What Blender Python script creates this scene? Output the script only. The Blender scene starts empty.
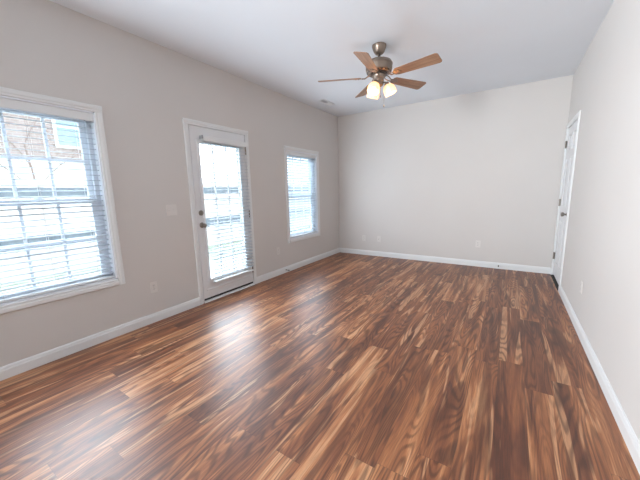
import bpy, bmesh, math, random
from mathutils import Vector, Matrix
random.seed(7)
S = bpy.context.scene
COL = S.collection
PI = math.pi

# ------------------------------------------------------------------ camera, sky, sun, area lights, exposure
W, D, H = 3.632, 5.458, 2.775           # room: left wall x=0, right wall x=W, far wall y=D, ceiling z=H
REAR = -2.6                             # wall behind the camera
CY, CP, CR, FPX = 0.575, -0.1639, -0.0234, 293.92
F = Vector((-math.sin(CY)*math.cos(CP), math.cos(CY)*math.cos(CP), math.sin(CP)))
R0 = Vector((math.cos(CY), math.sin(CY), 0)); U0 = R0.cross(F)
Rt = math.cos(CR)*R0 + math.sin(CR)*U0; Up = -math.sin(CR)*R0 + math.cos(CR)*U0
cam_d = bpy.data.cameras.new('camera'); cam = bpy.data.objects.new('camera', cam_d); COL.objects.link(cam)
M4 = Matrix(((Rt.x, Up.x, -F.x, 3.0387), (Rt.y, Up.y, -F.y, 0.0), (Rt.z, Up.z, -F.z, 1.3041), (0, 0, 0, 1)))
cam.matrix_world = M4
cam_d.sensor_fit = 'HORIZONTAL'; cam_d.sensor_width = 36.0; cam_d.lens = FPX/640*36.0; cam_d.clip_start = 0.02
S.camera = cam

wd = bpy.data.worlds.new('World'); S.world = wd; wd.use_nodes = True
nt = wd.node_tree; nt.nodes.clear()
wo = nt.nodes.new('ShaderNodeOutputWorld'); wb = nt.nodes.new('ShaderNodeBackground')
tc = nt.nodes.new('ShaderNodeTexCoord'); sx = nt.nodes.new('ShaderNodeSeparateXYZ'); rp = nt.nodes.new('ShaderNodeValToRGB')
rp.color_ramp.elements[0].position = 0.0; rp.color_ramp.elements[0].color = (0.64, 0.68, 0.74, 1)
rp.color_ramp.elements[1].position = 0.9; rp.color_ramp.elements[1].color = (0.80, 0.91, 1.0, 1)
nt.links.new(tc.outputs['Generated'], sx.inputs[0]); nt.links.new(sx.outputs['Z'], rp.inputs[0])
# thin bright cloud high on the garden side, where the veiled sun stands
GLOW = Vector((-0.80, 0.18, 0.58)).normalized()
dp = nt.nodes.new('ShaderNodeVectorMath'); dp.operation = 'DOT_PRODUCT'; nt.links.new(tc.outputs['Generated'], dp.inputs[0]); dp.inputs[1].default_value = GLOW
cl = nt.nodes.new('ShaderNodeMath'); cl.operation = 'MAXIMUM'; nt.links.new(dp.outputs['Value'], cl.inputs[0]); cl.inputs[1].default_value = 0.0
pw = nt.nodes.new('ShaderNodeMath'); pw.operation = 'POWER'; nt.links.new(cl.outputs[0], pw.inputs[0]); pw.inputs[1].default_value = 6.0
gm = nt.nodes.new('ShaderNodeVectorMath'); gm.operation = 'SCALE'; gm.inputs[0].default_value = (0.80, 0.90, 1.0); nt.links.new(pw.outputs[0], gm.inputs['Scale'])
gs = nt.nodes.new('ShaderNodeVectorMath'); gs.operation = 'SCALE'; nt.links.new(gm.outputs[0], gs.inputs[0]); gs.inputs['Scale'].default_value = 4.0
ga = nt.nodes.new('ShaderNodeVectorMath'); ga.operation = 'ADD'; nt.links.new(rp.outputs[0], ga.inputs[0]); nt.links.new(gs.outputs[0], ga.inputs[1])
nt.links.new(ga.outputs[0], wb.inputs[0]); nt.links.new(wb.outputs[0], wo.inputs[0])
wb.inputs[1].default_value = 5.4

def light(name, kind, loc, rot, energy, col, **kw):
    l = bpy.data.lights.new(name, kind); l.energy = energy; l.color = col
    for k, v in kw.items(): setattr(l, k, v)
    o = bpy.data.objects.new(name, l); o.location = loc; o.rotation_euler = rot; COL.objects.link(o); return o
def aim(d):
    return Vector(d).to_track_quat('-Z', 'Y').to_euler()
#light('sun', 'SUN', (0, 0, 8), aim((-0.62, 0.38, -0.72)), 3.5, (1.0, 0.93, 0.83), angle=math.radians(1.5))
# added area lights on the room side of the blinds, standing in for daylight
for (py, pz, pw_, ph_, e) in ((0.765, 1.278, 0.84, 1.44, 21), (4.201, 1.247, 0.84, 1.40, 14), (2.49, 1.08, 0.62, 1.62, 14)):
    light('window_fill', 'AREA', (0.085, py, pz), aim((1, 0, 0)), e, (0.80, 0.90, 1.0), shape='RECTANGLE', size=pw_, size_y=ph_)
# added fill lamps behind the camera, brightening the back and right walls
light('rear_fill_back', 'AREA', (0.62, REAR+0.03, 1.4), aim((0.26, 1, 0.12)), 33, (0.95, 0.98, 1.0), shape='RECTANGLE', size=1.1, size_y=2.0, spread=math.radians(92))
light('rear_fill_right', 'AREA', (0.30, REAR+0.3, 1.5), aim((0.74, 1, 0.12)), 66, (0.93, 0.97, 1.0), shape='RECTANGLE', size=1.2, size_y=1.8, spread=math.radians(75))
# sky portals in the three openings of the left wall
for (py, pz, pw_, ph_) in ((0.765, 1.278, 0.86, 1.47), (4.201, 1.247, 0.86, 1.44), (2.49, 1.08, 0.62, 1.64)):
    po = light('sky_portal', 'AREA', (-0.16, py, pz), aim((1, 0, 0)), 1.0, (1, 1, 1), shape='RECTANGLE', size=pw_, size_y=ph_)
    po.data.cycles.is_portal = True

S.view_settings.view_transform = 'Standard'; S.view_settings.look = 'None'
S.view_settings.gamma = 1.0; S.view_settings.use_curve_mapping = False
S.view_settings.exposure = 0.28
S.cycles.max_bounces = 10; S.cycles.diffuse_bounces = 5; S.cycles.transparent_max_bounces = 24
S.cycles.sample_clamp_indirect = 8.0
S.cycles.use_denoising = True

# ------------------------------------------------------------------ materials
def mat(name, col, rough=0.5, metal=0.0, spec=0.5):
    m = bpy.data.materials.new(name); m.use_nodes = True
    b = m.node_tree.nodes['Principled BSDF']
    b.inputs['Base Color'].default_value = (*col, 1); b.inputs['Roughness'].default_value = rough
    b.inputs['Metallic'].default_value = metal; b.inputs['Specular IOR Level'].default_value = spec
    return m
class NG:
    """small helper to write node graphs"""
    def __init__(s, m): s.m = m; s.t = m.node_tree; s.b = s.t.nodes['Principled BSDF']
    def n(s, kind, **kw):
        q = s.t.nodes.new(kind)
        for k, v in kw.items(): setattr(q, k, v)
        return q
    def put(s, sock, v):
        if isinstance(v, (int, float)): sock.default_value = v
        elif isinstance(v, tuple): sock.default_value = v
        else: s.t.links.new(v, sock)
    def math(s, op, a, b=0.0, c=None):
        q = s.n('ShaderNodeMath', operation=op); s.put(q.inputs[0], a); s.put(q.inputs[1], b)
        if c is not None: s.put(q.inputs[2], c)
        return q.outputs[0]
    def vec(s, x, y, z):
        q = s.n('ShaderNodeCombineXYZ'); s.put(q.inputs[0], x); s.put(q.inputs[1], y); s.put(q.inputs[2], z); return q.outputs[0]
    def noise(s, v, scale=1.0, detail=2.0, rough=0.5, dist=0.0):
        q = s.n('ShaderNodeTexNoise'); s.put(q.inputs['Vector'], v); q.inputs['Scale'].default_value = scale
        q.inputs['Detail'].default_value = detail; q.inputs['Roughness'].default_value = rough; q.inputs['Distortion'].default_value = dist
        return q.outputs['Fac']
    def ramp(s, f, stops, interp='LINEAR'):
        q = s.n('ShaderNodeValToRGB'); q.color_ramp.interpolation = interp; e = q.color_ramp.elements
        while len(e) < len(stops): e.new(0.5)
        for i, (p, c) in enumerate(stops):
            e[i].position = p; e[i].color = (c, c, c, 1) if isinstance(c, (int, float)) else (*c, 1)
        s.put(q.inputs[0], f); return q.outputs[0]
    def mix(s, f, a, b, mode='MIX'):
        q = s.n('ShaderNodeMix', data_type='RGBA', blend_type=mode); s.put(q.inputs['Factor'], f)
        for i, v in ((6, a), (7, b)): s.put(q.inputs[i], (*v, 1) if isinstance(v, tuple) and len(v) == 3 else v)
        return q.outputs[2]
    def bump(s, h, strength, dist=0.01):
        q = s.n('ShaderNodeBump'); q.inputs['Strength'].default_value = strength; q.inputs['Distance'].default_value = dist
        s.put(q.inputs['Height'], h); s.t.links.new(q.outputs[0], s.b.inputs['Normal'])
    def pos(s):
        g = s.n('ShaderNodeNewGeometry'); q = s.n('ShaderNodeSeparateXYZ'); s.t.links.new(g.outputs['Position'], q.inputs[0])
        return g.outputs['Position'], q.outputs[0], q.outputs[1], q.outputs[2]
    def obj(s):
        g = s.n('ShaderNodeTexCoord'); q = s.n('ShaderNodeSeparateXYZ'); s.t.links.new(g.outputs['Object'], q.inputs[0])
        return g.outputs['Object'], q.outputs[0], q.outputs[1], q.outputs[2]

def paint(name, col, rough, bump=0.06):
    m = mat(name, col, rough, spec=0.3); g = NG(m); p, x, y, z = g.pos()
    v = g.noise(p, 1.3, 2); c = g.mix(g.ramp(v, [(0.3, 0.0), (0.7, 1.0)]), tuple(k*0.985 for k in col), tuple(min(1, k*1.01) for k in col))
    g.put(g.b.inputs['Base Color'], c)
    g.bump(g.noise(p, 260, 2), bump, 0.002); return m
M_wall = paint('wall_paint', (0.632, 0.608, 0.587), 0.62)
M_ceil = paint('ceiling_paint', (0.75, 0.785, 0.825), 0.9, 0.1)
M_trim = mat('white_trim_paint', (0.74, 0.755, 0.76), 0.38)
M_door = mat('white_door_paint', (0.73, 0.74, 0.755), 0.4)
M_plate = mat('white_plastic', (0.70, 0.675, 0.65), 0.4)
M_slot = mat('dark_slot', (0.04, 0.04, 0.04), 0.6)
M_vinyl = mat('white_vinyl', (0.80, 0.84, 0.90), 0.4)
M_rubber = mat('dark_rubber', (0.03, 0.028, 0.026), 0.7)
M_nickel = mat('satin_nickel', (0.26, 0.235, 0.21), 0.36, 0.9)
M_pewter = mat('antique_pewter', (0.27, 0.215, 0.175), 0.36, 0.85)
M_bronze = mat('dark_pewter', (0.10, 0.085, 0.075), 0.35, 0.85)
M_brass = mat('polished_brass', (0.75, 0.55, 0.33), 0.25, 1.0)
M_cord = mat('blind_cord', (0.72, 0.72, 0.70), 0.8)

# blinds: thin white faux-wood that lets a little light through
def slat_mat(name, col, trans):
    m = mat(name, col, 0.75, 0.0, 0.2); g = NG(m); o = g.t.nodes['Material Output']; tr = g.n('ShaderNodeBsdfTranslucent'); tr.inputs[0].default_value = (0.85, 0.91, 0.97, 1)
    mx = g.n('ShaderNodeMixShader'); mx.inputs[0].default_value = trans
    g.t.links.new(g.b.outputs[0], mx.inputs[1]); g.t.links.new(tr.outputs[0], mx.inputs[2]); g.t.links.new(mx.outputs[0], o.inputs[0]); return m
M_slat = slat_mat('blind_slat', (0.54, 0.58, 0.635), 0.10)
M_slat_thin = slat_mat('thin_blind_slat', (0.62, 0.65, 0.68), 0.42)

# window glass
M_glass = bpy.data.materials.new('window_glass'); M_glass.use_nodes = True
t = M_glass.node_tree; t.nodes.clear(); o = t.nodes.new('ShaderNodeOutputMaterial'); a = t.nodes.new('ShaderNodeBsdfTransparent')
a.inputs[0].default_value = (0.93, 0.96, 0.96, 1); b = t.nodes.new('ShaderNodeBsdfGlossy'); b.inputs['Roughness'].default_value = 0.01
lw = t.nodes.new('ShaderNodeLayerWeight'); pw = t.nodes.new('ShaderNodeMath'); pw.operation = 'POWER'; pw.inputs[1].default_value = 5.0
ma = t.nodes.new('ShaderNodeMath'); ma.operation = 'MULTIPLY_ADD'; ma.inputs[1].default_value = 0.9; ma.inputs[2].default_value = 0.04
mx = t.nodes.new('ShaderNodeMixShader')
t.links.new(lw.outputs['Facing'], pw.inputs[0]); t.links.new(pw.outputs[0], ma.inputs[0]); t.links.new(ma.outputs[0], mx.inputs[0])
t.links.new(a.outputs[0], mx.inputs[1]); t.links.new(b.outputs[0], mx.inputs[2]); t.links.new(mx.outputs[0], o.inputs[0])

# lit frosted lamp glass
M_shade = mat('frosted_lamp_glass', (0.95, 0.90, 0.80), 0.35)
g = NG(M_shade); p, x, y, z = g.obj()
v = g.noise(p, 26, 4, 0.6, 0.8)
g.put(g.b.inputs['Emission Color'], g.mix(g.ramp(v, [(0.35, 0.0), (0.65, 1.0)]), (1.0, 0.66, 0.36), (1.0, 0.88, 0.66)))
g.b.inputs['Emission Strength'].default_value = 0.22
o = g.t.nodes['Material Output']; tr = g.n('ShaderNodeBsdfTranslucent'); tr.inputs[0].default_value = (1.0, 0.88, 0.7, 1)
mx = g.n('ShaderNodeMixShader'); mx.inputs[0].default_value = 0.12
tp = g.n('ShaderNodeBsdfTransparent'); tp.inputs[0].default_value = (1.0, 0.8, 0.55, 1); mx2 = g.n('ShaderNodeMixShader'); mx2.inputs[0].default_value = 0.40
g.t.links.new(g.b.outputs[0], mx.inputs[1]); g.t.links.new(tr.outputs[0], mx.inputs[2]); g.t.links.new(mx.outputs[0], mx2.inputs[1]); g.t.links.new(tp.outputs[0], mx2.inputs[2]); g.t.links.new(mx2.outputs[0], o.inputs[0])
M_bulb = mat('lit_bulb', (1, 1, 1), 0.4); g = NG(M_bulb); g.b.inputs['Emission Color'].default_value = (1.0, 0.80, 0.55, 1); g.b.inputs['Emission Strength'].default_value = 1.6

# fan blade: medium reddish-brown wood veneer
M_blade = mat('fan_blade_veneer', (0.4, 0.2, 0.1), 0.42)
g = NG(M_blade); p, x, y, z = g.obj()
v = g.noise(g.vec(g.math('MULTIPLY', x, 3.0), g.math('MULTIPLY', y, 60.0), 0.0), 1.0, 4, 0.6, 0.5)
g.put(g.b.inputs['Base Color'], g.ramp(v, [(0.3, (0.20, 0.105, 0.06)), (0.55, (0.33, 0.185, 0.11)), (0.75, (0.43, 0.26, 0.16))]))

# laminate floor: acacia-look planks running along y
PWD, PLN = 0.155, 1.21
M_floor = mat('acacia_laminate', (0.3, 0.15, 0.08), 0.3)
g = NG(M_floor); p, x, y, z = g.pos()
cx_ = g.math('DIVIDE', g.math('ADD', x, 3.0), PWD); ci = g.math('FLOOR', cx_); cu = g.math('FRACT', cx_)
wn = g.n('ShaderNodeTexWhiteNoise', noise_dimensions='1D'); g.put(wn.inputs['W'], g.math('ADD', ci, 0.37)); off = wn.outputs['Value']
ry_ = g.math('ADD', g.math('DIVIDE', g.math('ADD', y, 9.0), PLN), off); ri = g.math('FLOOR', ry_); rv = g.math('FRACT', ry_)
wn2 = g.n('ShaderNodeTexWhiteNoise', noise_dimensions='2D'); g.put(wn2.inputs['Vector'], g.vec(ci, ri, 0.0)); pid = wn2.outputs['Value']
sc = g.n('ShaderNodeSeparateXYZ'); g.t.links.new(wn2.outputs['Color'], sc.inputs[0]); pid2, pid3 = sc.outputs[0], sc.outputs[1]
idz = g.math('MULTIPLY', pid, 57.0)
# cathedral growth rings: contour lines of a smooth field stretched along the plank
fld = g.noise(g.vec(g.math('MULTIPLY', x, 8.0), g.math('MULTIPLY', y, 0.95), idz), 1.0, 1.2, 0.4, 0.15)
wob = g.noise(g.vec(g.math('MULTIPLY', x, 40.0), g.math('MULTIPLY', y, 5.0), idz), 1.0, 2.0, 0.5)
rings = g.math('SINE', g.math('ADD', g.math('MULTIPLY', fld, 118.0), g.math('MULTIPLY', wob, 2.2)))
ringc = g.ramp(g.math('ADD', g.math('MULTIPLY', rings, 0.5), 0.5), [(0.0, 0.0), (0.30, 0.40), (0.62, 1.0)])
# bands of heartwood and sapwood, a few centimetres wide
tone = g.noise(g.vec(g.math('MULTIPLY', x, 12.5), g.math('MULTIPLY', y, 0.85), g.math('ADD', idz, 9.0)), 1.0, 3.0, 0.55, 1.0)
tone = g.math('ADD', tone, g.math('MULTIPLY', g.math('SUBTRACT', pid2, 0.5), 0.17))
base = g.ramp(tone, [(0.30, (0.12, 0.036, 0.015)), (0.42, (0.22, 0.072, 0.028)), (0.55, (0.33, 0.120, 0.046)), (0.62, (0.46, 0.19, 0.078)), (0.68, (0.56, 0.27, 0.125)), (0.82, (0.64, 0.35, 0.18))])
fib = g.noise(g.vec(g.math('MULTIPLY', x, 230.0), g.math('MULTIPLY', y, 8.0), idz), 1.0, 3.0, 0.7)
fibc = g.ramp(fib, [(0.3, 0.68), (0.62, 1.12)])
streak = g.noise(g.vec(g.math('MULTIPLY', x, 13.0), g.math('MULTIPLY', y, 0.70), g.math('ADD', idz, 33.0)), 1.0, 2.0, 0.5, 0.9)
base = g.mix(g.ramp(streak, [(0.59, 0.0), (0.625, 0.72)]), base, (0.62, 0.325, 0.165))
deep = g.noise(g.vec(g.math('MULTIPLY', x, 11.0), g.math('MULTIPLY', y, 0.8), g.math('ADD', idz, 45.0)), 1.0, 2.0, 0.5, 0.9)
base = g.mix(g.ramp(deep, [(0.58, 0.0), (0.63, 0.6)]), base, (0.085, 0.024, 0.010))
dark = g.mix(0.62, base, (0.050, 0.016, 0.008))
show = g.ramp(g.noise(g.vec(g.math('MULTIPLY', x, 6.0), g.math('MULTIPLY', y, 0.8), g.math('ADD', idz, 21.0)), 1.0, 1.0), [(0.34, 0.30), (0.50, 1.0)])
c = g.mix(show, base, g.mix(ringc, dark, base))
c = g.mix(1.0, c, fibc, 'MULTIPLY')
edge = g.math('MINIMUM', g.math('MINIMUM', cu, g.math('SUBTRACT', 1.0, cu)), g.math('MULTIPLY', g.math('MINIMUM', rv, g.math('SUBTRACT', 1.0, rv)), PLN/PWD))
joint = g.ramp(edge, [(0.0, 0.0), (0.010, 1.0)])
c = g.mix(joint, g.mix(0.55, c, (0.03, 0.012, 0.008)), c)
g.put(g.b.inputs['Base Color'], c)
g.put(g.b.inputs['Roughness'], g.ramp(fib, [(0.2, 0.36), (0.8, 0.43)]))
g.b.inputs['Specular IOR Level'].default_value = 0.7
g.bump(g.math('ADD', g.math('MULTIPLY', joint, 0.6), g.math('MULTIPLY', fib, 0.35)), 0.12, 0.002)

# outdoors
def speckle(name, c0, c1, scale, rough=0.9):
    m = mat(name, c0, rough, spec=0.2); g = NG(m); p, x, y, z = g.pos()
    g.put(g.b.inputs['Base Color'], g.mix(g.ramp(g.noise(p, scale, 4, 0.65), [(0.35, 0.0), (0.65, 1.0)]), c0, c1)); return m
M_lawn = speckle('lawn', (0.20, 0.225, 0.18), (0.28, 0.30, 0.24), 5)
M_patio = speckle('concrete', (0.33, 0.335, 0.34), (0.4, 0.4, 0.4), 9)
M_rail = speckle('weathered_rail_wood', (0.11, 0.13, 0.155), (0.165, 0.19, 0.215), 14)
M_bark = speckle('bark', (0.16, 0.115, 0.10), (0.24, 0.18, 0.16), 20)
M_roof = speckle('roof_shingle', (0.16, 0.15, 0.15), (0.26, 0.25, 0.24), 8)
M_siding = mat('white_siding', (0.78, 0.78, 0.78), 0.6)
g = NG(M_siding); p, x, y, z = g.pos()
g.bump(g.math('FRACT', g.math('DIVIDE', z, 0.14)), 0.6, 0.03)
M_picket = mat('cedar_picket', (0.5, 0.4, 0.3), 0.8, spec=0.2); g = NG(M_picket); p, x, y, z = g.pos()
pk = g.n('ShaderNodeTexWhiteNoise', noise_dimensions='1D'); g.put(pk.inputs['W'], g.math('FLOOR', g.math('DIVIDE', y, 0.145)))
v = g.noise(g.vec(x, g.math('MULTIPLY', y, 30.0), g.math('MULTIPLY', z, 1.5)), 1.0, 3)
g.put(g.b.inputs['Base Color'], g.ramp(g.math('ADD', g.math('MULTIPLY', pk.outputs[0], 0.6), g.math('MULTIPLY', v, 0.4)), [(0.1, (0.42, 0.375, 0.35)), (0.5, (0.58, 0.54, 0.51)), (0.9, (0.68, 0.65, 0.63))]))
M_brick = mat('brick', (0.5, 0.3, 0.25), 0.85, spec=0.2); g = NG(M_brick); p, x, y, z = g.pos()
bk = g.n('ShaderNodeTexBrick'); g.put(bk.inputs['Vector'], g.vec(y, z, 0.0)); bk.inputs['Scale'].default_value = 1.0
bk.inputs['Brick Width'].default_value = 0.22; bk.inputs['Row Height'].default_value = 0.075; bk.inputs['Mortar Size'].default_value = 0.008
bk.inputs['Color1'].default_value = (0.24, 0.18, 0.17, 1); bk.inputs['Color2'].default_value = (0.31, 0.24, 0.228, 1); bk.inputs['Mortar'].default_value = (0.40, 0.375, 0.36, 1)
g.put(g.b.inputs['Base Color'], bk.outputs['Color'])
M_pane = mat('far_pane', (0.22, 0.33, 0.37), 0.08)

# ------------------------------------------------------------------ mesh helpers
class MB:
    def __init__(s): s.bm = bmesh.new()
    def box(s, x0, x1, y0, y1, z0, z1, bev=0.0, seg=1, M=None):
        b = bmesh.new(); r = bmesh.ops.create_cube(b, size=1.0)
        for v in b.verts: v.co = Vector(((x0+x1)/2 + v.co.x*(x1-x0), (y0+y1)/2 + v.co.y*(y1-y0), (z0+z1)/2 + v.co.z*(z1-z0)))
        if bev > 0: bmesh.ops.bevel(b, geom=list(b.edges), offset=bev, segments=seg, profile=0.5, affect='EDGES')
        s._add(b, M); return s
    def _add(s, b, M=None):
        if M is not None: b.transform(M)
        me = bpy.data.meshes.new('tmp'); b.to_mesh(me); b.free(); s.bm.from_mesh(me); bpy.data.meshes.remove(me)
    def lathe(s, prof, seg=32, M=None, flute=0.0, nfl=0):
        """profile of (radius, z) from bottom to top, turned about z"""
        b = bmesh.new(); rows = []
        for r, z in prof:
            if r < 1e-6: rows.append([b.verts.new((0, 0, z))])
            else:
                row = []
                for k in range(seg):
                    a = 2*PI*k/seg; rr = r*(1+flute*math.cos(nfl*a)) if nfl else r
                    row.append(b.verts.new((rr*math.cos(a), rr*math.sin(a), z)))
                rows.append(row)
        for A, B in zip(rows[:-1], rows[1:]):
            for k in range(seg):
                k2 = (k+1) % seg
                if len(A) == 1 and len(B) == 1: continue
                if len(A) == 1: b.faces.new((A[0], B[k2], B[k]))
                elif len(B) == 1: b.faces.new((A[k], A[k2], B[0]))
                else: b.faces.new((A[k], A[k2], B[k2], B[k]))
        bmesh.ops.recalc_face_normals(b, faces=list(b.faces)); s._add(b, M); return s
    def tube(s, pts, rad, seg=10, caps=True):
        b = bmesh.new(); rows = []; pts = [Vector(p) for p in pts]; n = len(pts)
        rads = rad if isinstance(rad, (list, tuple)) else [rad]*n
        t0 = (pts[1]-pts[0]).normalized(); u = t0.orthogonal().normalized()
        for i, p in enumerate(pts):
            t_ = (pts[min(i+1, n-1)]-pts[max(i-1, 0)]).normalized(); u = (u-t_*u.dot(t_)).normalized(); w = t_.cross(u)
            rows.append([b.verts.new(p+rads[i]*(math.cos(2*PI*k/seg)*u+math.sin(2*PI*k/seg)*w)) for k in range(seg)])
        for A, B in zip(rows[:-1], rows[1:]):
            for k in range(seg): b.faces.new((A[k], A[(k+1) % seg], B[(k+1) % seg], B[k]))
        if caps: b.faces.new(rows[0][::-1]); b.faces.new(rows[-1])
        bmesh.ops.recalc_face_normals(b, faces=list(b.faces)); s._add(b); return s
    def extrude(s, prof, p0, p1, uax, vax):
        """closed 2-D profile (u, v) swept straight from p0 to p1"""
        b = bmesh.new(); p0, p1, uax, vax = map(Vector, (p0, p1, uax, vax))
        A = [b.verts.new(p0+uax*u+vax*v) for u, v in prof]; B = [b.verts.new(p1+uax*u+vax*v) for u, v in prof]
        n = len(prof)
        for k in range(n): b.faces.new((A[k], A[(k+1) % n], B[(k+1) % n], B[k]))
        b.faces.new(A[::-1]); b.faces.new(B); bmesh.ops.recalc_face_normals(b, faces=list(b.faces)); s._add(b); return s
    def build(s, name, m, parent=None, smooth=None, loc=None):
        me = bpy.data.meshes.new(name); s.bm.to_mesh(me); s.bm.free(); me.materials.append(m)
        if smooth:
            for q in me.polygons: q.use_smooth = True
            me.set_sharp_from_angle(angle=math.radians(smooth))
        o = bpy.data.objects.new(name, me); COL.objects.link(o)
        if parent is not None: o.parent = parent
        if loc is not None: o.location = loc
        return o
def tag(o, label, cat, group=None):
    o['label'] = label; o['category'] = cat
    if group: o['group'] = group
    return o
def empty(name, loc=(0, 0, 0), rz=0.0):
    o = bpy.data.objects.new(name, None); o.empty_display_size = 0.1; o.location = loc; o.rotation_euler = (0, 0, rz); COL.objects.link(o); return o
def structure(o, label=None, cat=None):
    o['kind'] = 'structure'
    if label: o['label'] = label; o['category'] = cat
    return o
def wallgrid(mb, axis, x0, x1, a0, a1, z0, z1, holes):
    """wall slab between x0..x1, spanning a0..a1 with rectangular holes (a, b, zlo, zhi)"""
    As = sorted({a0, a1, *[h[0] for h in holes], *[h[1] for h in holes]}); Zs = sorted({z0, z1, *[h[2] for h in holes], *[h[3] for h in holes]})
    for i in range(len(As)-1):
        for j in range(len(Zs)-1):
            am, zm = (As[i]+As[i+1])/2, (Zs[j]+Zs[j+1])/2
            if any(h[0] < am < h[1] and h[2] < zm < h[3] for h in holes): continue
            if axis == 'y': mb.box(x0, x1, As[i], As[i+1], Zs[j], Zs[j+1])
            else: mb.box(As[i], As[i+1], x0, x1, Zs[j], Zs[j+1])
    bmesh.ops.remove_doubles(mb.bm, verts=list(mb.bm.verts), dist=1e-5)
    # drop the coincident inner faces between neighbouring cells
    seen = {}
    for f in list(mb.bm.faces): seen.setdefault(tuple(sorted(v.index for v in f.verts)), []).append(f)
    mb.bm.verts.index_update(); seen = {}
    for f in list(mb.bm.faces): seen.setdefault(tuple(sorted(v.index for v in f.verts)), []).append(f)
    bmesh.ops.delete(mb.bm, geom=[f for fs in seen.values() if len(fs) > 1 for f in fs], context='FACES')

# ------------------------------------------------------------------ room shell
TH = 0.15
WIN = [(0.277, 1.254, 0.484, 2.072), (3.712, 4.690, 0.470, 2.024)]     # outer casing: y0, y1, z0, z1
CW = 0.056                                                            # casing width
DOOR = (2.0837, 2.8957, 0.030, 2.062)                                 # patio door slab
RD = (4.600, 5.378, 0.036, 2.068)                                     # right-hand door slab
holes = [(a+CW, b-CW, c+CW, d-CW) for a, b, c, d in WIN] + [(DOOR[0]-0.012, DOOR[1]+0.012, 0.0, DOOR[3]+0.012)]
mb = MB(); mb.box(-TH, W+TH, REAR-TH, D+TH, -0.12, 0.0); structure(mb.build('floor', M_floor))
mb = MB(); mb.box(-TH, W+TH, REAR-TH, D+TH, H, H+0.14); structure(mb.build('ceiling', M_ceil))
mb = MB(); wallgrid(mb, 'y', -TH, 0.0, REAR, D, 0.0, H, holes); structure(mb.build('wall_left', M_wall))
mb = MB(); wallgrid(mb, 'y', W, W+TH, REAR, D, 0.0, H, [(RD[0]-0.008, RD[1]+0.008, 0.0, RD[3]+0.008)])
structure(mb.build('wall_right', M_wall))
mb = MB(); mb.box(-TH, W+TH, D, D+TH, 0.0, H); structure(mb.build('wall_back', M_wall))
mb = MB(); mb.box(-TH, W+TH, REAR-TH, REAR, 0.0, H); structure(mb.build('wall_rear', M_wall))
# closet behind the right-hand door
mb = MB(); mb.box(W+TH, W+TH+0.03, RD[0]-0.1, RD[1]+0.1, 0.0, H); structure(mb.build('wall_closet', M_wall))

BB = [(0, 0), (0.015, 0), (0.015, 0.066), (0.011, 0.078), (0.011, 0.084), (0.006, 0.094), (0, 0.096)]
mb = MB()
mb.extrude(BB, (0, REAR, 0), (0, 2.017, 0), (1, 0, 0), (0, 0, 1)); mb.extrude(BB, (0, 2.957, 0), (0, D, 0), (1, 0, 0), (0, 0, 1))
structure(mb.build('baseboard_left', M_trim))
mb = MB(); mb.extrude(BB, (0.0, D, 0), (W-0.0, D, 0), (0, -1, 0), (0, 0, 1)); structure(mb.build('baseboard_back', M_trim))
mb = MB(); mb.extrude(BB, (W, REAR, 0), (W, 4.525, 0), (-1, 0, 0), (0, 0, 1)); structure(mb.build('baseboard_right', M_trim))

def casing(mb, wallx, sgn, y0, y1, z0, z1, cw, four):
    """flat stepped casing round an opening: outer rectangle y0..y1, z0..z1"""
    P = [(0, 0), (0, 0.010), (0.006, 0.016), (cw*0.55, 0.016), (cw*0.7, 0.011), (cw-0.004, 0.011), (cw, 0.007), (cw, 0)]
    def side(outer, inner, a0, a1, horizontal):
        d = 1 if inner > outer else -1
        if horizontal: mb.extrude([(u*d, v) for u, v in P], (wallx, a0, outer), (wallx, a1, outer), (0, 0, 1), (sgn, 0, 0))
        else: mb.extrude([(u*d, v) for u, v in P], (wallx, outer, a0), (wallx, outer, a1), (0, 1, 0), (sgn, 0, 0))
    side(y0, y0+cw, z0 if four else 0.0, z1-cw, False); side(y1, y1-cw, z0 if four else 0.0, z1-cw, False)
    side(z1, z1-cw, y0, y1, True)
    if four: side(z0, z0+cw, y0+cw, y1-cw, True)

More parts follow.
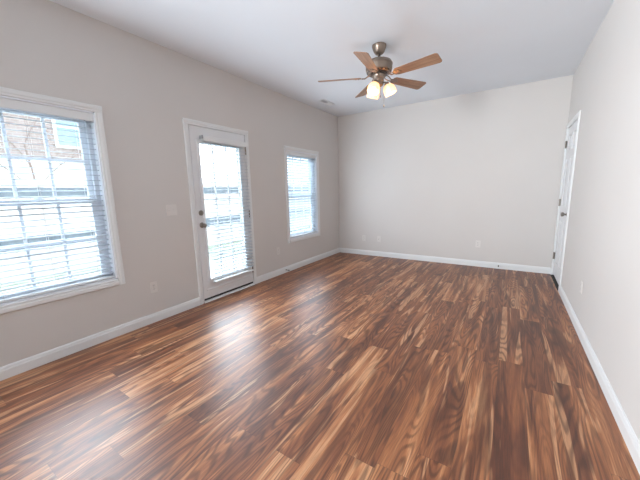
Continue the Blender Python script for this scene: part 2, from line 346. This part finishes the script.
# ------------------------------------------------------------------ windows (double hung, three by two lights in each sash)
def window(n, y0, y1, z0, z1):
    root = structure(empty('window_%d' % n, (0, (y0+y1)/2, z0))); ly, lz = (y0+y1)/2, z0
    def put(mb, name, m, parent=root):
        mb.bm.transform(Matrix.Translation((0, -ly, -lz))); return mb.build(name, m, parent)
    mb = MB(); casing(mb, 0.0, 1, y0, y1, z0, z1, CW, True); put(mb, 'casing', M_trim)
    a, b, c, d = y0+CW, y1-CW, z0+CW, z1-CW
    mb = MB()                                       # jamb liner and frame
    mb.box(-TH, 0.002, a, a+0.012, c, d); mb.box(-TH, 0.002, b-0.012, b, c, d); mb.box(-TH, 0.002, a, b, d-0.012, d); mb.box(-TH, 0.002, a, b, c, c+0.014)
    mb.box(-0.145, -0.08, a+0.012, a+0.045, c, d); mb.box(-0.145, -0.08, b-0.045, b-0.012, c, d); mb.box(-0.145, -0.08, a, b, d-0.045, d-0.012); mb.box(-0.145, -0.08, a, b, c+0.014, c+0.035)
    put(mb, 'window_frame', M_vinyl)
    zm = (c+d)/2 - 0.012; st = 0.042
    for nm, xa, xb, lo, hi in (('upper_sash', -0.138, -0.113, zm-0.02, d-0.045), ('lower_sash', -0.110, -0.085, c+0.035, zm+0.025)):
        p, q = a+0.045, b-0.045
        mb = MB(); mb.box(xa, xb, p, p+st, lo, hi, 0.003); mb.box(xa, xb, q-st, q, lo, hi, 0.003); mb.box(xa, xb, p+st-0.003, q-st+0.003, hi-st, hi, 0.003); mb.box(xa, xb, p+st-0.003, q-st+0.003, lo, lo+st, 0.003)
        sash = put(mb, nm, M_vinyl)
        g0, g1, h0, h1 = p+st, q-st, lo+st, hi-st; xm = (xa+xb)/2
        mb = MB()
        for k in (1, 2): yy = g0+(g1-g0)*k/3; mb.box(xm-0.008, xm+0.008, yy-0.010, yy+0.010, h0, h1)
        zz = (h0+h1)/2; mb.box(xm-0.0079, xm+0.0079, g0, g1, zz-0.010, zz+0.010)
        put(mb, 'muntin', M_vinyl, sash)
        mb = MB(); mb.box(xm-0.002, xm+0.002, g0-0.004, g1+0.004, h0-0.004, h1+0.004); put(mb, 'pane', M_glass, sash)
    mb = MB(); mb.box(-0.112, -0.096, ly-0.03, ly+0.03, zm+0.025, zm+0.040, 0.003); put(mb, 'sash_lock', M_vinyl)
    return root
for i, w_ in enumerate(WIN): window(i+1, *w_)

# ------------------------------------------------------------------ blinds
def blind(label, x, y0, y1, ztop, zbot, tilt, valance, pitch=0.044, sw=0.05, wand=True, sm=None):
    root = tag(empty('window_blind', (x, (y0+y1)/2, zbot)), label, 'blind', 'white slatted blinds'); ly = (y0+y1)/2
    T = Matrix.Translation((-x, -ly, -zbot))
    def put(mb, name, m, smooth=None):
        mb.bm.transform(T); return mb.build(name, m, root, smooth)
    mb = MB(); mb.box(x-0.024, x+0.024, y0, y1, ztop-0.042, ztop, 0.002); put(mb, 'headrail', M_trim)
    mb = MB(); mb.box(x+0.026, x+0.032, y0-0.002, y1+0.002, ztop-valance, ztop, 0.002); put(mb, 'valance', M_trim)
    mb = MB(); z = ztop-0.075
    while z > zbot+0.045:
        prof = []
        for k in range(7):
            s_ = -1+2*k/6; prof.append((s_*sw/2, 0.0032*(1-s_*s_)))
        prof = prof + [(u, v-0.0026) for u, v in prof[::-1]]
        ct, st_ = math.cos(tilt), math.sin(tilt)
        mb.extrude([(u*ct-v*st_, u*st_+v*ct) for u, v in prof], (x, y0+0.004, z), (x, y1-0.004, z), (1, 0, 0), (0, 0, 1)); z -= pitch
    put(mb, 'slats', sm or M_slat)
    mb = MB(); mb.box(x-0.025, x+0.025, y0+0.003, y1-0.003, zbot, zbot+0.018, 0.004); put(mb, 'bottom_rail', M_trim)
    for f_ in (0.14, 0.5, 0.86):
        yy = y0+(y1-y0)*f_; mb = MB()
        for dx in (-sw/2-0.001, sw/2+0.001): mb.tube([(x+dx, yy, zbot+0.014), (x+dx, yy, ztop-0.04)], 0.0011, 5)
        put(mb, 'ladder_cord', M_cord)
    if wand:
        mb = MB(); yy = y0+0.075; mb.tube([(x+0.036, yy, ztop-0.03), (x+0.037, yy, ztop-0.75)], 0.0035, 8); put(mb, 'tilt_wand', M_cord, 40)
    return root
a, b, c, d = WIN[0]
blind('white slatted blind in the large window at the left edge', -0.038, a+CW+0.014, b-CW-0.014, d-CW-0.013, c+CW+0.016, math.radians(-7), 0.066)
a, b, c, d = WIN[1]
blind('white slatted blind in the small window nearest the far corner', -0.038, a+CW+0.014, b-CW-0.014, d-CW-0.013, c+CW+0.016, math.radians(38), 0.06, sm=M_slat_thin)

# ------------------------------------------------------------------ patio door (full glass lite, three by five lights)
y0, y1, z0, z1 = DOOR
mb = MB(); casing(mb, 0.0, 1, 2.017, 2.957, 0.0, 2.122, 0.057, False)
mb.box(-TH, 0.006, y0-0.012, y0-0.008, 0, z1+0.012); mb.box(-TH, 0.006, y1+0.008, y1+0.012, 0, z1+0.012); mb.box(-TH, 0.006, y0-0.012, y1+0.012, z1+0.008, z1+0.012)
mb.box(-0.062, -0.046, y0-0.012, y0+0.014, 0, z1+0.012); mb.box(-0.062, -0.046, y1-0.014, y1+0.012, 0, z1+0.012); mb.box(-0.062, -0.046, y0-0.012, y1+0.012, z1-0.014, z1+0.012)
structure(mb.build('trim_1', M_trim))
mb = MB(); mb.extrude([(-TH, 0.0005), (-TH, 0.02), (-0.03, 0.024), (0.012, 0.020), (0.020, 0.0005)], (0, y0-0.004, 0), (0, y1+0.004, 0), (1, 0, 0), (0, 0, 1)); structure(mb.build('trim_2', M_trim))
root = structure(empty('door_1', (-0.02, y1, z0)))
def put(mb, name, m, parent=root, smooth=None, T=Matrix.Translation((0.02, -DOOR[1], -DOOR[2]))):
    mb.bm.transform(T); return mb.build(name, m, parent, smooth)
GY0, GY1, GZ0, GZ1 = 2.190, 2.785, 0.27, 1.885       # glass
mb = MB(); wallgrid(mb, 'y', -0.044, 0.0, y0, y1, z0, z1, [(GY0-0.004, GY1+0.004, GZ0-0.004, GZ1+0.004)]); put(mb, 'slab', M_door)
mb = MB()                                            # raised moulding round the glass
for (p, q, r, s_) in ((GY0-0.034, GY0+0.006, GZ0-0.034, GZ1+0.034), (GY1-0.006, GY1+0.034, GZ0-0.034, GZ1+0.034), (GY0, GY1, GZ1-0.006, GZ1+0.034), (GY0, GY1, GZ0-0.034, GZ0+0.006)):
    mb.box(-0.001, 0.010, p, q, r, s_, 0.003); mb.box(-0.054, -0.043, p, q, r, s_, 0.003)
lite = put(mb, 'lite_frame', M_door)
mb = MB()
for k in (1, 2): yy = GY0+(GY1-GY0)*k/3; mb.box(-0.028, -0.016, yy-0.008, yy+0.008, GZ0, GZ1)
for k in range(1, 5): zz = GZ0+(GZ1-GZ0)*k/5; mb.box(-0.0279, -0.0161, GY0, GY1, zz-0.008, zz+0.008)
put(mb, 'muntin', M_door, lite)
mb = MB(); mb.box(-0.024, -0.020, GY0-0.004, GY1+0.004, GZ0-0.004, GZ1+0.004); put(mb, 'pane', M_glass, lite)
mb = MB(); mb.box(-0.001, 0.006, y0+0.045, y1-0.045, 0.135, 0.155, 0.003); mb.box(-0.001, 0.004, y0+0.05, y1-0.05, 0.155, 0.162, 0.001); put(mb, 'bottom_moulding', M_door)
mb = MB(); mb.box(-0.046, 0.003, y0+0.002, y1-0.002, z0-0.004, z0+0.018, 0.002); put(mb, 'door_sweep', M_rubber)
Rx = Matrix.Rotation(PI/2, 4, 'Y')                   # turns +z into +x
def knobset(mb, x, y, z, sgn, ball=0.027, reach=0.062):
    T = Matrix.Translation((x, y, z)) @ (Rx if sgn > 0 else Matrix.Rotation(-PI/2, 4, 'Y'))
    mb.lathe([(0, 0), (0.033, 0), (0.033, 0.004), (0.027, 0.009), (0.012, 0.012), (0.011, 0.030), (0.018, reach-0.028), (ball*0.95, reach-0.017), (ball, reach-0.008), (ball*0.86, reach), (ball*0.5, reach+0.004), (0, reach+0.005)], 28, T)
mb = MB(); knobset(mb, 0.0, 2.142, 0.944, 1); k_ = put(mb, 'door_knob', M_nickel, root, 35); k_['label'] = 'satin nickel door knob'
mb = MB(); T = Matrix.Translation((0, 2.142, 1.087)) @ Rx
mb.lathe([(0, 0), (0.031, 0), (0.031, 0.006), (0.026, 0.013), (0.012, 0.015), (0, 0.015)], 28, T); mb.box(0.012, 0.030, 2.136, 2.148, 1.072, 1.102, 0.003)
put(mb, 'deadbolt', M_nickel, root, 35)
for zz in (0.235, 1.02, 1.86):
    mb = MB(); mb.tube([(0.008, y1+0.002, zz-0.05), (0.008, y1+0.002, zz+0.05)], 0.007, 12); mb.box(0.0, 0.003, y1-0.004, y1+0.009, zz-0.045, zz+0.045)
    put(mb, 'hinge', M_nickel, root, 35)
blind('white slatted blind over the glass of the patio door', 0.042, 2.212, 2.872, 1.955, 0.225, math.radians(-6), 0.058, wand=False)
mb = MB(); mb.box(0.012, 0.070, 2.196, 2.210, 1.925, 1.962, 0.003)
b_ = mb.build('blind_bracket', mat('grey_bracket', (0.30, 0.31, 0.32), 0.5)); tag(b_, 'small grey bracket at the top left corner of the door blind', 'bracket')

# ------------------------------------------------------------------ right-hand six-panel door
y0, y1, z0, z1 = RD
mb = MB(); cw = 0.062
P = [(0, 0), (0, 0.010), (0.006, 0.016), (cw*0.55, 0.016), (cw*0.7, 0.011), (cw-0.004, 0.011), (cw, 0.007), (cw, 0)]
mb.extrude(P, (W, y0-cw-0.004, 0), (W, y0-cw-0.004, z1+0.004), (0, 1, 0), (-1, 0, 0))
mb.extrude([(-u, v) for u, v in P], (W, y1+cw+0.004, 0), (W, y1+cw+0.004, z1+0.004), (0, 1, 0), (-1, 0, 0))
mb.extrude([(-u, v) for u, v in P], (W, y0-cw-0.004, z1+cw+0.004), (W, y1+cw+0.004, z1+cw+0.004), (0, 0, 1), (-1, 0, 0))
mb.box(W-0.004, W+TH, y0-0.008, y0-0.003, 0, z1+0.008); mb.box(W-0.004, W+TH, y1+0.003, y1+0.008, 0, z1+0.008); mb.box(W-0.004, W+TH, y0-0.008, y1+0.008, z1+0.003, z1+0.008)
structure(mb.build('trim_3', M_trim))
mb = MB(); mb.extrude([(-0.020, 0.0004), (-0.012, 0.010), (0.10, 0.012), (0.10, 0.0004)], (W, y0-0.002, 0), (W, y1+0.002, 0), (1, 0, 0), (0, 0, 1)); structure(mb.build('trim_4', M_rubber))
root = structure(empty('door_2', (W+0.02, y1, z0)))
T2 = Matrix.Translation((-W-0.02, -y1, -z0))
mb = MB(); wd_ = y1-y0; st = 0.11
cols = [(y0+st, y0+wd_/2-0.05), (y0+wd_/2+0.05, y1-st)]; rows = [(0.23, 0.86), (1.04, 1.66), (1.76, 1.96)]
wallgrid(mb, 'y', W+0.004, W+0.042, y0, y1, z0, z1, [(a, b, c, d) for a, b in cols for c, d in rows])
put(mb, 'slab', M_door, root, None, T2)
mb = MB()
for a, b in cols:
    for c, d in rows: mb.box(W+0.012, W+0.032, a-0.002, b+0.002, c-0.002, d+0.002); mb.box(W+0.006, W+0.014, a+0.03, b-0.03, c+0.03, d-0.03, 0.006)
put(mb, 'panel', M_door, root, None, T2)
mb = MB(); knobset(mb, W+0.004, y0+0.062, 0.955, -1); k_ = put(mb, 'door_knob', M_nickel, root, 35, T2); k_['label'] = 'satin nickel door knob'
for zz in (0.30, 1.07, 1.86):
    mb = MB(); mb.tube([(W-0.010, y1+0.002, zz-0.05), (W-0.010, y1+0.002, zz+0.05)], 0.008, 12); mb.box(W-0.002, W+0.003, y1-0.03, y1+0.002, zz-0.045, zz+0.045)
    put(mb, 'hinge', M_nickel, root, 35, T2)

# ------------------------------------------------------------------ ceiling fan with three lamps
FX, FY = 1.788, 3.137
fan = tag(empty('ceiling_fan', (FX, FY, H)), 'five-blade brown wood ceiling fan with three lit lamps', 'ceiling fan')
def fz(z): return z-H
mb = MB(); mb.lathe([(0.0, fz(2.690)), (0.034, fz(2.690)), (0.044, fz(2.696)), (0.055, fz(2.712)), (0.066, fz(2.740)), (0.072, fz(2.760)), (0.072, fz(2.774)), (0, fz(2.774))], 40); mb.build('canopy', M_pewter, fan, 35)
mb = MB(); mb.lathe([(0, fz(2.61)), (0.0135, fz(2.61)), (0.0135, fz(2.70)), (0, fz(2.70))], 20); mb.lathe([(0, fz(2.627)), (0.026, fz(2.627)), (0.026, fz(2.641)), (0.018, fz(2.653)), (0, fz(2.653))], 24); mb.build('downrod', M_bronze, fan, 35)
mb = MB(); mb.lathe([(0, fz(2.502)), (0.085, fz(2.502)), (0.112, fz(2.508)), (0.130, fz(2.520)), (0.136, fz(2.538)), (0.136, fz(2.580)), (0.139, fz(2.583)), (0.139, fz(2.592)), (0.135, fz(2.596)), (0.126, fz(2.614)), (0.100, fz(2.627)), (0.03, fz(2.632)), (0, fz(2.632))], 56); mh = mb.build('motor_housing', M_pewter, fan, 30)
for k in range(20):
    a = 2*PI*k/20; mb = MB(); mb.box(0.117, 0.124, -0.008, 0.008, fz(2.507), fz(2.5165), 0, 1, Matrix.Rotation(a, 4, 'Z')); mb.build('cooling_slot', M_slot, mh)
mb = MB(); mb.lathe([(0, fz(2.486)), (0.088, fz(2.486)), (0.092, fz(2.490)), (0.092, fz(2.503)), (0, fz(2.503))], 40); mb.build('blade_hub', M_bronze, fan, 35)
mb = MB(); mb.lathe([(0, fz(2.375)), (0.026, fz(2.375)), (0.040, fz(2.383)), (0.047, fz(2.396)), (0.047, fz(2.420)), (0.051, fz(2.424)), (0.051, fz(2.450)), (0.066, fz(2.466)), (0.070, fz(2.487)), (0, fz(2.487))], 40); mb.build('switch_housing', M_pewter, fan, 35)
ph0 = math.radians(205.25); pitch = math.radians(15)
ZB = fz(2.469)
for k in range(5):
    a = ph0 - k*2*PI/5
    bl = empty('tmp'); bpy.data.objects.remove(bl)
    b = bmesh.new(); outl = []
    r0, r1 = 0.185, 0.640
    n = 10
    for i in range(n+1):
        u = i/n; outl.append((r0+0.02+(r1-0.03-r0-0.02)*u, -(0.050+0.020*u)))
    for i in range(1, 6):
        q = i/6*PI/2; outl.append((r1-0.03+0.03*math.sin(q), -(0.042+0.028*math.cos(q))))
    outl2 = [(x_, -y_) for x_, y_ in outl[::-1]]
    outl = [(r0, -0.030)] + outl + outl2 + [(r0, 0.030)]
    mb = MB(); mb.extrude(outl, (0, 0, -0.003), (0, 0, 0.003), (1, 0, 0), (0, 1, 0)); b.free()
    blade = mb.build('blade', M_blade, fan)
    blade.matrix_local = Matrix.Translation((0, 0, ZB)) @ Matrix.Rotation(a, 4, 'Z') @ Matrix.Rotation(-pitch, 4, 'X')
    mb = MB()                                        # cast blade iron: arm from the motor and a three-lobed plate under the blade
    mb.extrude([(0.165, -0.012), (0.185, -0.034), (0.215, -0.040), (0.235, -0.030), (0.245, -0.010), (0.265, 0.0), (0.245, 0.010), (0.235, 0.030), (0.215, 0.040), (0.185, 0.034), (0.165, 0.012)], (0, 0, -0.008), (0, 0, -0.0025), (1, 0, 0), (0, 1, 0))
    for sy in (-1, 1): mb.tube([(0.085, 0.020*sy, 0.026), (0.115, 0.024*sy, 0.012), (0.145, 0.016*sy, -0.006), (0.175, 0.012*sy, -0.006)], 0.0055, 8)
    for (bx, by) in ((0.21, 0.025), (0.21, -0.025), (0.24, 0.0)): mb.lathe([(0, -0.012), (0.005, -0.011), (0.006, -0.008), (0, -0.008)], 10, Matrix.Translation((bx, by, 0)))
    mb.build('blade_iron', M_pewter, blade, 35)
cam_az = math.atan2(-FY, 3.0387-FX)
for k, da in enumerate((-27, 93, 213)):
    a = cam_az + math.radians(da); ca, sa = math.cos(a), math.sin(a)
    mb = MB(); mb.tube([(0.040*ca, 0.040*sa, fz(2.410)), (0.060*ca, 0.060*sa, fz(2.416)), (0.074*ca, 0.074*sa, fz(2.410)), (0.082*ca, 0.082*sa, fz(2.396))], 0.007, 10)
    ax = Vector((0.42*ca, 0.42*sa, -0.908)); base = Vector((0.076*ca, 0.076*sa, fz(2.408)))
    RM = Matrix.Translation(base) @ ax.to_track_quat('Z', 'Y').to_matrix().to_4x4()
    mb.lathe([(0, 0.0), (0.022, 0.0), (0.026, 0.012), (0.026, 0.030), (0, 0.030)], 24, RM)
    arm = mb.build('lamp_arm', M_pewter, fan, 35)
    mb = MB()
    outp = [(0.026, 0.020), (0.034, 0.025), (0.050, 0.043), (0.059, 0.065), (0.062, 0.086), (0.060, 0.104), (0.063, 0.120)]
    mb.lathe(outp + [(r-0.003, z) for r, z in outp[::-1]] + [outp[0]], 40, RM, 0.03, 10)
    mb.build('lamp_shade', M_shade, arm, 60)
    mb = MB(); mb.lathe([(0, 0.028), (0.011, 0.03), (0.012, 0.040), (0.020, 0.052), (0.022, 0.062), (0.018, 0.074), (0.010, 0.079), (0, 0.080)], 20, RM); mb.build('bulb', M_bulb, arm, 60)
    pl = light('lamp_light', 'POINT', Vector((FX, FY, H)) + RM @ Vector((0, 0, 0.100)), (0, 0, 0), 1.5, (1.0, 0.60, 0.29), shadow_soft_size=0.018)
for (dx, dy, ln_) in ((0.035, -0.040, 0.10), (0.050, 0.020, 0.18)):
    mb = MB(); n = int(ln_/0.006)
    for i in range(n): mb.lathe([(0, -0.0024), (0.0017, -0.0017), (0.0024, 0), (0.0017, 0.0017), (0, 0.0024)], 6, Matrix.Translation((dx, dy, fz(2.378)-i*0.006)))
    ch = mb.build('pull_chain', M_nickel, fan)
    mb = MB(); zt = fz(2.378)-n*0.006; mb.lathe([(0, zt-0.032), (0.005, zt-0.030), (0.007, zt-0.018), (0.004, zt-0.004), (0, zt)], 12, Matrix.Translation((dx, dy, 0))); mb.build('fob', M_nickel, ch, 40)

# ------------------------------------------------------------------ vent, switch, outlets, door stops
vent = tag(empty('air_vent', (0.333, 4.48, H)), 'white ceiling air vent near the far left corner', 'vent')
vl, vw = 0.36, 0.115
mb = MB(); wallgrid(mb, 'x', 0, 0.1, -vw/2, vw/2, -vl/2, vl/2, [(-vw/2+0.02, vw/2-0.02, -vl/2+0.02, vl/2-0.02)])
mb.bm.transform(Matrix(((1, 0, 0, 0), (0, 0, 1, 0), (0, -0.09, 0, 0), (0, 0, 0, 1)))); mb.build('frame', M_trim, vent)
mb = MB(); mb.box(-vw/2+0.018, vw/2-0.018, -vl/2+0.018, vl/2-0.018, -0.0012, -0.0004); mb.build('duct_opening', M_slot, vent)
mb = MB(); n = 13
for i in range(n):
    yy = -vl/2+0.028+(vl-0.056)*i/(n-1); til = math.radians(48 if i < n//2+1 else -48)
    mb.box(-vw/2+0.018, vw/2-0.018, -0.009, 0.009, -0.0006, 0.0006, 0, 1, Matrix.Translation((0, yy, -0.009)) @ Matrix.Rotation(til, 4, 'X'))
mb.build('louvres', M_trim, vent)

def plate_frame(name, loc, rz, w, h):
    """plate lying on a wall; local -y points into the room"""
    root = empty(name, loc, rz); mb = MB(); mb.box(-w/2, w/2, -0.006, 0.0, -h/2, h/2, 0.003, 2); mb.build('cover_plate', M_plate, root); return root
def outlet(loc, rz, label):
    root = tag(plate_frame('power_outlet', loc, rz, 0.072, 0.116), label, 'outlet', 'duplex wall outlets')
    for s_ in (-1, 1):
        mb = MB(); mb.box(-0.017, 0.017, -0.0085, -0.004, s_*0.0195-0.014, s_*0.0195+0.014, 0.004, 2); rc = mb.build('receptacle', M_plate, root)
        mb = MB(); zc = s_*0.0195
        mb.box(-0.0075, -0.0050, -0.0089, -0.0080, zc-0.001, zc+0.007); mb.box(0.0050, 0.0075, -0.0089, -0.0080, zc, zc+0.006); mb.box(-0.0022, 0.0022, -0.0089, -0.0080, zc-0.009, zc-0.005)
        mb.build('slot', M_slot, rc)
    mb = MB(); mb.lathe([(0, 0), (0.003, 0), (0.002, 0.001), (0, 0.0012)], 10, Matrix.Translation((0, -0.006, 0)) @ Matrix.Rotation(PI/2, 4, 'X')); mb.build('screw', M_nickel, root)
    return root
LW, BW, RW = PI/2, 0.0, -PI/2            # wall on the left, back, right
outlet((0.0, 1.51, 0.37), LW, 'white wall outlet below the light switch, left of the patio door')
outlet((0.0, 3.461, 0.39), LW, 'white wall outlet between the patio door and the small window')
outlet((0.573, D, 0.345), BW, 'white wall outlet on the back wall near its left corner')
outlet((2.631, D, 0.380), BW, 'white wall outlet on the right half of the back wall')
outlet((W, 3.403, 0.40), RW, 'white wall outlet low on the right wall')
jk = tag(plate_frame('cable_jack', (0.895, D, 0.346), BW, 0.070, 0.114), 'white cable jack plate to the right of the back wall corner outlet', 'jack')
mb = MB(); mb.lathe([(0, 0), (0.007, 0), (0.007, 0.003), (0.0045, 0.003), (0.0045, 0.010), (0, 0.010)], 14, Matrix.Translation((0, -0.006, 0)) @ Matrix.Rotation(PI/2, 4, 'X')); mb.build('connector', M_nickel, jk, 35)
sw = tag(plate_frame('light_switch', (0.0, 1.788, 1.145), LW, 0.118, 0.116), 'white double light switch on the wall left of the patio door', 'light switch')
for s_ in (-1, 1):
    mb = MB(); mb.box(-0.0052+s_*0.023, 0.0052+s_*0.023, -0.0075, -0.005, -0.012, 0.012, 0.001)
    mb.box(-0.0038+s_*0.023, 0.0038+s_*0.023, -0.016, -0.005, -0.004, 0.004, 0.001, 1, Matrix.Rotation(-0.4*s_, 4, 'X')); mb.build('toggle', M_plate, sw)

def door_stop(loc, rz, label):
    root = tag(empty('door_stop', loc, rz), label, 'door stop', 'spring door stops'); mb = MB()
    Ty = Matrix.Rotation(PI/2, 4, 'X')               # +z to -y
    mb.lathe([(0, 0), (0.011, 0), (0.010, 0.006), (0.006, 0.008), (0, 0.008)], 16, Ty); mb.build('base', M_nickel, root, 35)
    pts = [(0.0055*math.cos(q*0.7), -0.008-q*0.00062, 0.0055*math.sin(q*0.7)) for q in range(84)]
    mb = MB(); mb.tube(pts, 0.0014, 5); mb.build('spring', M_bronze, root, 60)
    mb = MB(); mb.lathe([(0, 0.056), (0.007, 0.056), (0.0075, 0.066), (0.006, 0.071), (0, 0.072)], 16, Ty); mb.build('rubber_tip', M_rubber, root, 40)
door_stop((0.015, 3.62, 0.046), LW, 'small spring door stop on the left wall baseboard')
door_stop((2.944, D-0.015, 0.050), BW, 'small spring door stop on the back wall baseboard')

# ------------------------------------------------------------------ outdoors
GZ = -0.18
mb = MB(); mb.box(-24, -TH, -14, 26, GZ-0.2, GZ); structure(mb.build('ground', M_lawn))
mb = MB(); mb.box(-2.1, -TH-0.001, 1.0, 4.6, GZ-0.02, GZ+0.09, 0.01); structure(mb.build('patio', M_patio))
XF = -4.2
fence = tag(empty('wooden_fence', (XF, 4, GZ)), 'tall wooden picket fence with grey rails beyond the patio', 'fence')
def fput(mb, name, m):
    mb.bm.transform(Matrix.Translation((-XF, -4, -GZ))); return mb.build(name, m, fence)
mb = MB(); y = -5.0
while y < 15.0: mb.box(XF-0.02, XF, y, y+0.140, GZ+0.03, 1.62+random.uniform(-0.008, 0.008)); y += 0.145
fput(mb, 'pickets', M_picket)
for zc, hh in ((1.405, 0.085), (0.52, 0.11)):
    mb = MB(); mb.box(XF+0.001, XF+0.04, -5, 15, zc-hh, zc+hh, 0.004); fput(mb, 'rail', M_rail)
for k in range(8):
    yy = -4.2+k*2.44; mb = MB(); mb.box(XF-0.115, XF-0.021, yy-0.05, yy+0.05, GZ-0.1, 1.7, 0.006); fput(mb, 'post', M_picket)
# neighbour's house: white ground storey, brick above
hs = tag(empty('neighbour_house', (-11, 1, GZ)), 'neighbouring house of white siding and pink brick behind the fence', 'house')
def hput(mb, name, m, parent=None):
    mb.bm.transform(Matrix.Translation((11, -1, -GZ))); return mb.build(name, m, parent or hs)
mb = MB(); mb.box(-18, -11, -7, 8.2, GZ, 2.6); hput(mb, 'ground_storey', M_siding)
mb = MB(); mb.box(-17.98, -10.98, -6.98, 8.18, 2.6, 5.2); hput(mb, 'upper_storey', M_brick)
mb = MB(); mb.extrude([(-18.4, 5.2), (-10.6, 5.2), (-14.5, 7.3)], (0, -7.3, 0), (0, 8.5, 0), (1, 0, 0), (0, 0, 1)); hput(mb, 'roof', M_roof)
for yc in (-0.5, 2.0, 4.65, 7.0):
    mb = MB(); wallgrid(mb, 'y', -10.99, -10.93, yc-0.5, yc+0.5, 3.1, 4.6, [(yc-0.41, yc+0.41, 3.19, 4.51)]); mb.box(-10.97, -10.94, yc-0.42, yc+0.42, 3.82, 3.88); wf = hput(mb, 'window', M_siding)
    mb = MB(); mb.box(-10.979, -10.965, yc-0.42, yc+0.42, 3.18, 4.52); hput(mb, 'pane', M_pane, wf)
# bare tree between the fence and the house
tr_ = tag(empty('bare_tree', (-7.4, 2.6, GZ)), 'leafless brown tree between the fence and the brick house', 'tree')
mb = MB()
def branch(p, d, ln_, r, lev):
    pts = [p]; rad = [r]
    for i in range(5):
        d = (d + Vector((random.uniform(-.22, .22), random.uniform(-.22, .22), random.uniform(-.05, .16)))).normalized(); p = p+d*ln_/5; pts.append(p); rad.append(r*(1-0.12*(i+1)))
        if lev < 4 and i >= (2 if lev == 0 else 1):
            for _ in range(2 if lev < 3 else 1):
                a = random.uniform(0, 2*PI); side = (Vector((math.cos(a), math.sin(a), random.uniform(0.0, 0.7)))).normalized()
                branch(p, (d*0.55+side*0.8).normalized(), ln_*random.uniform(0.5, 0.72), rad[-1]*0.55, lev+1)
    mb.tube(pts, rad, 6 if lev < 2 else 4, False)
branch(Vector((0, 0, -0.05)), Vector((0, 0, 1)), 3.0, 0.05, 0)
mb.build('trunk', M_bark, tr_, 60)
